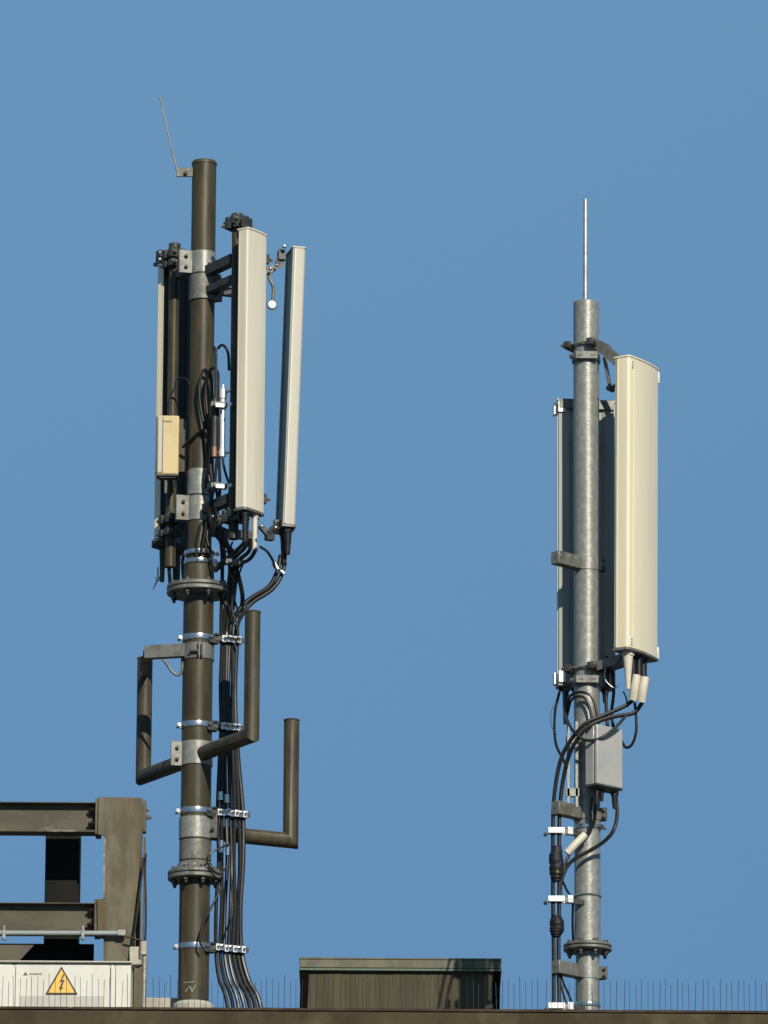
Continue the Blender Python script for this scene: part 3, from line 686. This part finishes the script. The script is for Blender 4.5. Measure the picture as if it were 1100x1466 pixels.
cable('jumper_cable', [(303,640,-.2),(301,670,-.21),(305,700,-.2),(300,730,-.17),(306,758,-.15),(318,776,-.13),(322,800,-.1)], .012, 'fat black cable hugging the right side of the brown mast below the dark arrester tube', GT)
cable('jumper_cable', [(311,655,-.23),(308,690,-.22),(312,718,-.2),(305,742,-.17),(310,768,-.14),(330,784,-.13),(338,800,-.12)], .010, 'black cable hanging from the dark arrester tube to the tie block', GT)
cable('jumper_cable', [(333,776,-.3),(326,790,-.22),(318,782,-.18),(313,770,-.16),(318,756,-.16),(330,762,-.22)], .006, 'thin curled black lead left of the lit panel foot', GT)
# tie clips on loose cables
tc = tag(MB().box(W(335,805,-.25), (.10,.05,.03), 10).box(W(333,803,-.28), (.05,.01,.02), 20).build('cable_tie_block', M_GALVD, bevel=.002), 'metal tie block gripping cables just under the lit panel antenna', 'cable clip')
tag(MB().cyl(W(392,806,.14), W(398,816,.14), .016, n=10).build('cable_coupling', M_CHROME), 'shiny coupling on the cable below the tilted panel antenna, left of two', 'cable coupling', 'cable couplings')
tag(MB().cyl(W(402,818,.18), W(407,822,.18), .015, n=10).build('cable_coupling', M_CHROME), 'shiny coupling on the cable below the tilted panel antenna, right of two', 'cable coupling', 'cable couplings')
for px, py, tx in ((316, 1143, 'left upper'), (325, 1147, 'right upper')):
    tag(MB().cyl(W(px, py-9, -.06), W(px, py+3, -.06), .015, .018, n=12).build('cable_connector', M_CHROME), 'shiny cable connector %s of the pair above the third cable rack' % tx, 'cable connector', 'cable connectors')
for px, py, tx in ((317, 1213, 'left lower'), (326, 1217, 'right lower')):
    tag(MB().cyl(W(px, py-9, -.08), W(px, py+8, -.08), .0165, .014, n=12).build('cable_connector', M_CHROME), 'shiny cable connector %s of the pair below the third cable rack' % tx, 'cable connector', 'cable connectors')

# right mast cables
GR = 'black cables around the galvanised mast'
cable('feeder_cable', [(906,1003,-.19),(893,1012,-.2),(865,1024,-.22),(840,1035,-.24),(821,1055,-.22),(806,1080,-.19),(798,1110,-.17),(793,1150,-.16),(792,1190,-.16),(792,1290,-.16),(793,1360,-.16),(793,1441,-.16),(793,1475,-.16)], .0125, 'thick cable sweeping from the big cream panel to the outer edge of the white hangers', GR)
cable('feeder_cable', [(920,1006,-.19),(907,1021,-.2),(875,1027,-.23),(845,1039,-.26),(826,1060,-.24),(814,1085,-.2),(806,1120,-.17),(802,1155,-.16),(801,1190,-.16),(801,1290,-.16),(800,1360,-.16),(801,1441,-.16),(801,1475,-.16)], .0125, 'thick cable sweeping from the big cream panel to the inner edge of the white hangers', GR)
cable('jumper_cable', [(803,985,.24),(799,1000,.2),(795,1018,.15),(794,1045,.0),(797,1068,-.1),(806,1086,-.16),(812,1100,-.2)], .0085, 'black loop hanging furthest left from the turned away panel', GR)
cable('jumper_cable', [(812,985,.24),(810,1000,.2),(809,1015,.1),(812,1030,-.1),(822,1048,-.24),(840,1060,-.27),(862,1056,-.28),(883,1040,-.25),(897,1024,-.22)], .009, 'black cable drooping across the top of the light grey box', GR)
cable('jumper_cable', [(811,1022,.1),(814,1002,.0),(820,994,-.08),(832,991,-.13),(845,995,-.14),(852,1008,-.14),(855,1026,-.14),(857,1040,-.14)], .0085, 'black loop arching over the front of the galvanised mast, outer of two', GR)
cable('jumper_cable', [(812,1026,.08),(817,1005,.0),(824,998,-.1),(835,998,-.12),(843,1008,-.13),(847,1028,-.13),(848,1040,-.13)], .0085, 'black loop arching over the front of the galvanised mast, inner of two', GR)
cable('jumper_cable', [(909,1006,-.19),(911,1025,-.19),(911,1048,-.19),(905,1066,-.17),(896,1070,-.12),(889,1058,-.08),(884,1050,-.06)], .0085, 'black hook of cable hanging in the sky right of the light grey box', GR)
cable('jumper_cable', [(869,940,-.05),(871,965,-.05),(868,1000,-.05),(870,1040,-.08)], .011, 'black cable dropping straight down right of the galvanised mast above the grey box', GR)
cable('jumper_cable', [(876,950,-.03),(879,990,-.04),(876,1020,-.06),(879,1045,-.08)], .010, 'second black cable dropping beside the grey box top, nearer the cream panel', GR)
cable('jumper_cable', [(882,1140,-.12),(884,1165,-.14),(879,1188,-.17),(866,1204,-.16),(845,1218,-.15),(826,1228,-.15),(813,1240,-.15),(804,1262,-.16),(802,1290,-.16)], .0115, 'grey black cable curving from the grey box back left across the galvanised mast', GR)
cable('jumper_cable', [(854,1140,-.18),(853,1160,-.16),(850,1180,-.13),(840,1195,-.12),(825,1212,-.13),(812,1230,-.15),(806,1250,-.16)], .010, 'black cable from under the grey box passing through the ivory sleeve', GR)
cable('jumper_cable', [(848,1142,-.18),(846,1160,-.15),(847,1180,-.13),(844,1192,-.12)], .008, 'short black lead under the left corner of the grey box', GR)
cable('jumper_cable', [(893,990,-.17),(897,1000,-.18),(899,1012,-.2)], .005, 'thin lead hanging from the tapered ivory connector', GR)
cable('jumper_cable', [(806,1262,-.15),(812,1275,-.12),(820,1290,-.08),(820,1320,-.02),(821,1350,.05)], .007, 'thin lead slanting from the hanger run to the left edge of the galvanised mast', GR)
cable('jumper_cable', [(803,1395,-.15),(808,1410,-.14),(815,1425,-.12),(820,1440,-.1)], .007, 'thin lead slanting right above the lowest cable hanger', GR)
cable('jumper_cable', [(802,1404,-.15),(806,1420,-.15),(812,1440,-.13)], .006, 'thinner lead slanting right beside the lowest cable hanger', GR)
cable('thin_wire', [(873,945,-.1),(866,962,-.12),(868,975,-.12),(880,985,-.12),(888,980,-.14)], .0022, 'hair thin pale wire curling under the big cream panel', GR, M_WHITEM)
cable('thin_wire', [(793,1010,.0),(789,1022,.0),(790,1040,.0),(797,1052,-.05)], .0022, 'hair thin wire curling left of the turned away panel bottom', GR, M_ZDARK)
tag(MB().tube([W(812,1222,-.15), W(824,1209,-.15), W(838,1195,-.14)], .023, n=16).build('cable_sleeve', M_IVORY), 'ivory sleeve slanting across the left of the galvanised mast', 'cable sleeve')
for a, b, t in ((1212, 1262, 'upper, between the two white hangers'), (1311, 1341, 'lower, beneath the middle white hanger')):
    mbw = MB(); pp = []
    for i in range(9):
        pp.append(W(797+random.uniform(-.8,.8), a+(b-a)*i/8, -.165))
    mbw.tube(pp, [.030,.036,.042,.043,.040,.044,.041,.034,.026], n=14, k=3)
    tag(mbw.build('splice_wrap', M_TAPE), 'bulging black splice wrap on the hanger cables, '+t, 'cable wrap', 'black splice wraps')
tag(MB().cyl(W(798.5,1246,-.204), W(798.5,1250,-.204), .006, n=10).build('tape_mark', M_YTAPE), 'tiny yellow tape mark on the upper splice wrap', 'tape mark')
tag(MB().cyl(W(802,1233,-.2), W(802,1238,-.2), .007, n=10).build('tape_mark', M_BLUE), 'tiny blue tape mark on the upper splice wrap', 'tape mark')

# ------------------------------------------------------------------ steel frame at left
FY = .35
fr = empty('steel_frame', (W(175, 1300, FY).x, FY, ROOF), 'stained olive brown steel frame with two I beams beside the brown mast', 'steel frame')
def zf(py): return Z(100, py, FY)
def ibeam(pyt, pyb, pxr, Y, hw=.062):
    zt, zb = Z(80, pyt, Y), Z(80, pyb, Y); xr = W(pxr, pyt, Y).x; xl = xr-2.2
    b = MB(); xm = (xl+xr)/2
    b.box((xm, Y, zt-.009), (2.2, 2*hw, .006)); b.box((xm, Y, zb+.006), (2.2, 2*hw, .012)); b.box((xm, Y, (zt+zb)/2), (2.2, .010, zt-zb-.024))
    o = b.build('beam', M_BEAM, fr, bevel=.002)
    MB().box((xr+.016, Y, (zt+zb)/2), (.032, 2*hw+.02, zt-zb+.03)).build('end_plate', M_STEEL, o, bevel=.002)
    for k in (.28, .72):
        for yy in (-.036, .036): MB().cyl((xr-.03, Y+yy, zb+(zt-zb)*k), (xr+.0, Y+yy, zb+(zt-zb)*k), .018, n=6).cyl((xr-.045, Y+yy, zb+(zt-zb)*k), (xr-.03, Y+yy, zb+(zt-zb)*k), .010, n=8).build('bolt', M_BLACKSTEEL, o)
ibeam(1150, 1194, 137.5, FY); ibeam(1294, 1338, 136, FY)
# column: outline with the notched left edge
def P2(px, py): p = W(px, py, FY-.09); return (p.x, p.z)
outl = [P2(141,1141), P2(204,1142), P2(203.5,1200), P2(199,1260), P2(192,1330), P2(187,1380), P2(184,1460), P2(148,1460), P2(148.5,1344), P2(140,1343), P2(139,1288), P2(149,1287), P2(151,1200), P2(148,1196), P2(140,1195)]
MB().prism(outl, lambda u, v, k: V(u, FY-.09+(.014 if k else 0), v)).build('column', M_STEEL, fr, bevel=.003)
MB().prism([P2(148.2,1201), P2(151.6,1201), P2(150.2,1286), P2(147.6,1286)], lambda u, v, k: V(u, FY-.094-(.010 if k else 0), v)).build('column_edge', M_GALVD, fr)
# column's deep web and rear flange
xw = W(180, 1300, FY).x
MB().box((xw-.01, FY+.01, (zf(1146)+ROOF)/2), (.012, .16, zf(1146)-ROOF)).box((xw-.01, FY+.10, (zf(1146)+ROOF)/2), (.20, .014, zf(1146)-ROOF)).build('column_web', M_STEEL, fr)
MB().box((W(204.5,1175,FY).x+.012, FY-.05, zf(1172)), (.02, .07, .19)).box((W(204,1300,FY).x+.008, FY-.02, (zf(1200)+ROOF)/2), (.010, .05, zf(1200)-ROOF)).build('side_plate', M_STEEL, fr, bevel=.002)
MB().bolt((W(205,1172,FY).x+.022, FY-.05, zf(1172)), (1,0,0), .017, .02).build('bolt', M_GALVD, fr)
MB().bolt((W(205,1160,FY).x+.022, FY-.05, zf(1162)), (1,0,0), .010, .01).build('bolt', M_GALVD, fr)
# black post behind
pb0 = W(92, 1300, .75)
MB().box((W(91,1200,.75).x, .75, (Z(91,1195,.75)+ROOF)/2), (.205, .20, Z(91,1195,.75)-ROOF)).build('post', M_BLACKSTEEL, fr, bevel=.003)
MB().prism([(W(-60,1353,.2).x, Z(10,1353,.2)), (W(49,1353,.2).x, Z(49,1353,.2)), (W(22,1382,.2).x, Z(22,1382,.2)), (W(-60,1382,.2).x, Z(10,1382,.2))], lambda u, v, k: V(u, .2+k*.012, v)).build('gusset', M_BEAM, fr, bevel=.002)
MB().box((W(60,1365,.62).x, .62, Z(60,1366,.62)), (.62, .02, .12)).build('back_plate', M_BLACKSTEEL, fr)
# conduit and clips
cy = FY-.13
cd_ = tag(MB().cyl(W(-40,1336,cy), W(180,1336.5,cy), .0155, n=16).build('conduit_pipe', M_PVC), 'pale grey conduit pipe running along the lower beam of the steel frame', 'conduit')
cl = MB()
for px in (6, 119): cl.box(W(px,1338,cy-.01), (.02,.04,.05)); cl.cyl(W(px,1343,cy-.03), W(px,1346,cy-.03), .013, n=8); cl.cyl(W(px,1325,cy), W(px,1340,cy), .005, n=8)
cl.box(W(174,1336,cy), (.045,.036,.036))
o = MB(); o.v, o.f = cl.v, cl.f; o.build('pipe_clip', M_GALV, cd_, bevel=.002)
cable('thin_lead', [(209,1222,.2),(208,1250,.2),(209,1300,.2),(208,1345,.2),(204,1347,.2),(180,1341,.2)], .006, 'thin black lead dropping down the right edge of the steel frame', 'leads on the steel frame')
cable('thin_lead', [(206,1228,.22),(202,1260,.22),(196,1310,.21),(190,1350,.21),(186,1380,.21)], .0075, 'black lead slanting across the steel frame column', 'leads on the steel frame')

# ------------------------------------------------------------------ cabinet
CY = -1.1
cb = empty('equipment_cabinet', (W(90,1410,CY).x, CY+.3, ROOF), 'off white equipment cabinet with amber warning triangle behind the parapet at left', 'cabinet')
xl = W(-70, 1410, CY).x; xr = W(187, 1410, CY).x; zt = Z(90, 1379, CY); H = zt-ROOF-.02
MB().box(((xl+xr)/2, CY+.32, ROOF+.02+H/2), (xr-xl, .60, H)).build('housing', M_CAB, cb, bevel=.004)
MB().box(((xl+xr)/2, CY+.315, zt+.008), (xr-xl+.006, .64, .010)).build('top', M_CABD, cb, bevel=.004)
da, db = W(191.5,1410,-.75).x, W(203.5,1410,-.75).x
MB().box(((da+db)/2, -.62, (ROOF+Z(200,1386,-.75))/2), (db-da, .26, Z(200,1386,-.75)-ROOF)).build('dim_side_standin', M_STEEL, cb, bevel=.004)  # added brown box, its colour stands for the cabinet's dimly lit side
def dpanel(a, b, name='door', proud=.014):
    xa, xb = W(a,1410,CY).x, W(b,1410,CY).x
    return MB().box(((xa+xb)/2, CY+.02-proud/2-.002, ROOF+.02+H/2), (xb-xa, proud, H-.02)).build(name, M_CAB, cb, bevel=.004)
dpanel(-68, 17); dr = dpanel(22, 156)
for a, b in ((158.5, 163), (165.5, 186)): dpanel(a, b, 'side_panel', .020 if b < 164 else .012)
xa, xb = W(29,1433,CY).x, W(149,1433,CY).x; zv0, zv1 = Z(90,1452,CY), Z(90,1426,CY)
vt = MB().box(((xa+xb)/2, CY+.002, (zv0+zv1)/2), (xb-xa, .004, zv1-zv0)).build('vent_panel', M_CABD, cb)
sy = CY+.003
def tri(cx, pyb, pyt, hw, y):
    return [W(cx-hw, pyb, y), W(cx+hw, pyb, y), W(cx, pyt, y)]
def plate(pts, th, nm, m, par, y):
    n = len(pts); return MB().add([V(p.x, y, p.z) for p in pts]+[V(p.x, y-th, p.z) for p in pts], [tuple(range(n)), tuple(range(2*n-1, n-1, -1))]+[(i,(i+1)%n,n+(i+1)%n,n+i) for i in range(n)]).build(nm, m, par)
def rtri(cx, pyb, pyt, hw, y, rr=1.2):
    A, B, C_ = (cx-hw, pyb), (cx+hw, pyb), (cx, pyt); out = []
    T = [A, B, C_]
    for i in range(3):
        p, q0, q1 = T[i], T[i-1], T[(i+1)%3]
        for q in (q0, q1):
            l = math.hypot(q[0]-p[0], q[1]-p[1]); out.append(W(p[0]+(q[0]-p[0])*rr/l, p[1]+(q[1]-p[1])*rr/l, y))
    return out
sg = plate(rtri(88, 1424.3, 1383.5, 23.5, sy), .004, 'warning_sign', M_SIGNB, dr, sy)
plate(rtri(88, 1421.8, 1388.4, 19.2, sy, .5), .0015, 'sign_face', M_SIGNY, dr, sy-.0042)
bolt_px = [(90.5,1395),(85.5,1406.5),(89.3,1406),(86.3,1414),(84.6,1412.8),(86.2,1419.3),(90.8,1414.2),(88.6,1414),(92.6,1403.4),(88.8,1403.8),(92.2,1396)]
plate([W(x, y, sy) for x, y in bolt_px], .001, 'sign_symbol', M_SIGNB, dr, sy-.0059)
# small illegible maker's mark: emblem and letters
mb = MB(); q = [W(33,1396.5,sy), W(40,1396.5,sy), W(36.5,1391.5,sy)]
plate(q, .001, 'emblem', M_MARK, dr, sy)
for i in range(7):
    mb.box(W(43.5+i*2.5, 1394.5, sy-.001), (.0065, .002, .007 if i%3 else .010))
mb.build('maker_mark', M_MARK, dr)
# column of conduit and bracket right of the cabinet
tag(MB().lathe(W(206.5,1420,-.75).x, -.75, [(.014, ROOF), (.014, Z(206,1362,-.75))], n=16).build('riser_pipe', M_GALV), 'slim bright upright pipe just right of the white cabinet', 'pipe')
hb = MB(); hb.box(W(192.5,1366,-.7), (.055,.06,.075)); hb.box(W(206,1358,-.76), (.032,.04,.08)); hb.box(W(195,1379,-.7), (.07,.08,.035))
tag(hb.build('junction_block', M_CONC, bevel=.004), 'small pale junction block between the cabinet top and the upright pipe', 'junction block')

# ------------------------------------------------------------------ plinth at mast foot
pz = Z(235, 1427, .1); xa, xb = W(208,1430,.1).x, W(290,1430,.1).x
tag(MB().box(((xa+xb)/2, .28, (pz+ROOF)/2), (xb-xa, .30, pz-ROOF)).build('concrete_plinth', M_CONC, bevel=.01), 'pale concrete block behind the foot of the brown mast', 'concrete block')
MB().lathe(X1, 0, [(.125, ROOF), (.125, z1(1441)), (.10, z1(1436))]).build('foot_grout', M_CONC, mast)
gl = MB(); px0, py0 = 276, 1414
# faint painted mark near the foot
def wl(a, b, w_=.006):
    ang = lambda px: math.asin(max(-.95, min(.95, (W(px,1414,-.09).x-X1)/RL)))
    pa = [V(X1+(RL+.0012)*math.sin(ang(a[0]+(b[0]-a[0])*t/6)), -(RL+.0012)*math.cos(ang(a[0]+(b[0]-a[0])*t/6)), Z(276, a[1]+(b[1]-a[1])*t/6, -.09)) for t in range(7)]
    gl.tube(pa, .0022, n=6, smooth=False)
wl((262,1407),(278,1406)); wl((266,1420),(271,1412)); wl((272,1412),(275,1420)); wl((275,1420),(280,1410))
gl.build('chalk_mark', M_CONC, mast)

# ------------------------------------------------------------------ roof hatch
HY = 2.0
def hp(px, py, Y=HY): return W(px, py, Y)
hroot = empty('roof_hatch', (W(573,1420,HY).x, HY+.7, ROOF), 'low boarded roof hatch with verdigris copper edge standing between the two masts', 'roof hatch')
TL, TR = hp(441,1388), hp(708,1393)
zT = (TL.z+TR.z)/2+.02
bl, br = hp(428,1462).x, hp(712,1462).x
zB = ROOF
tl, tr = TL.x, TR.x
D = 1.3
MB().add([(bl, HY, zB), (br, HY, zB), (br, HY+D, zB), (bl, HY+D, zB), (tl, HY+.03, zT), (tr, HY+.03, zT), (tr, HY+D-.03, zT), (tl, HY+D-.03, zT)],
    [(0,1,5,4),(1,2,6,5),(2,3,7,6),(3,0,4,7),(4,5,6,7),(3,2,1,0)]).build('body', M_HATCHSHADE, hroot)
# boards on the front: separate slightly uneven strips in one cladding mesh
bd = MB(); nb = 22
for i in range(nb):
    fa, fb = i/nb+.0003, (i+1)/nb-.0003; y = HY-.008+random.uniform(-.0015,.0015)
    xa0, xa1 = bl+.02+(br-bl-.06)*fa, bl+.02+(br-bl-.06)*fb; xt0, xt1 = tl+.002+(tr-tl-.006)*fa, tl+.002+(tr-tl-.006)*fb
    bd.add([(xa0,y,zB),(xa1,y,zB),(xa1,y+.02,zB),(xa0,y+.02,zB),(xt0,y+.006,zT-.002),(xt1,y+.006,zT-.002),(xt1,y+.026,zT-.002),(xt0,y+.026,zT-.002)],
        [(0,1,5,4),(1,2,6,5),(2,3,7,6),(3,0,4,7),(4,5,6,7),(3,2,1,0)])
bd.build('front_boards', M_HATCH, hroot, bevel=.002)
xL, xR = hp(429.5,1380).x, hp(717.5,1380).x
zf1, zf0 = (hp(573,1376).z), (hp(573,1389).z)
MB().box(((xL+xR)/2, HY+D/2, (zf0+zf1)/2+.004), (xR-xL, D+.06, zf1-zf0-.004)).build('lid_fascia', M_COPPER, hroot, bevel=.004)
MB().box(((xL+xR)/2, HY+D/2, zf0-.004), (xR-xL+.008, D+.068, .014)).build('drip_edge', M_TEAL, hroot, bevel=.002)
MB().box(((xL+xR)/2, HY+D/2, zf1+.008), (xR-xL+.006, D+.066, .010)).build('lid_top', M_COPPER, hroot, bevel=.002)
# shade under the overhang, put in as near-black wedge pieces
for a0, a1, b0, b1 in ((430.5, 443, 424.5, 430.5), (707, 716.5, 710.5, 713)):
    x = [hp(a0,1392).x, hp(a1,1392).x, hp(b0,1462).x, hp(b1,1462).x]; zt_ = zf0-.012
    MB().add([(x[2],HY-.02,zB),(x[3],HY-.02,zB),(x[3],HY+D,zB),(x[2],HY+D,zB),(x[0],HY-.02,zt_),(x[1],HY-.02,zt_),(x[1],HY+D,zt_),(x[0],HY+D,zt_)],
      [(0,1,5,4),(1,2,6,5),(2,3,7,6),(3,0,4,7),(4,5,6,7),(3,2,1,0)]).build('shade_wedge', M_HATCHSHADE, hroot)

for o in bpy.data.objects:
    for k in ('org', 'n'):
        if k in o: del o[k]
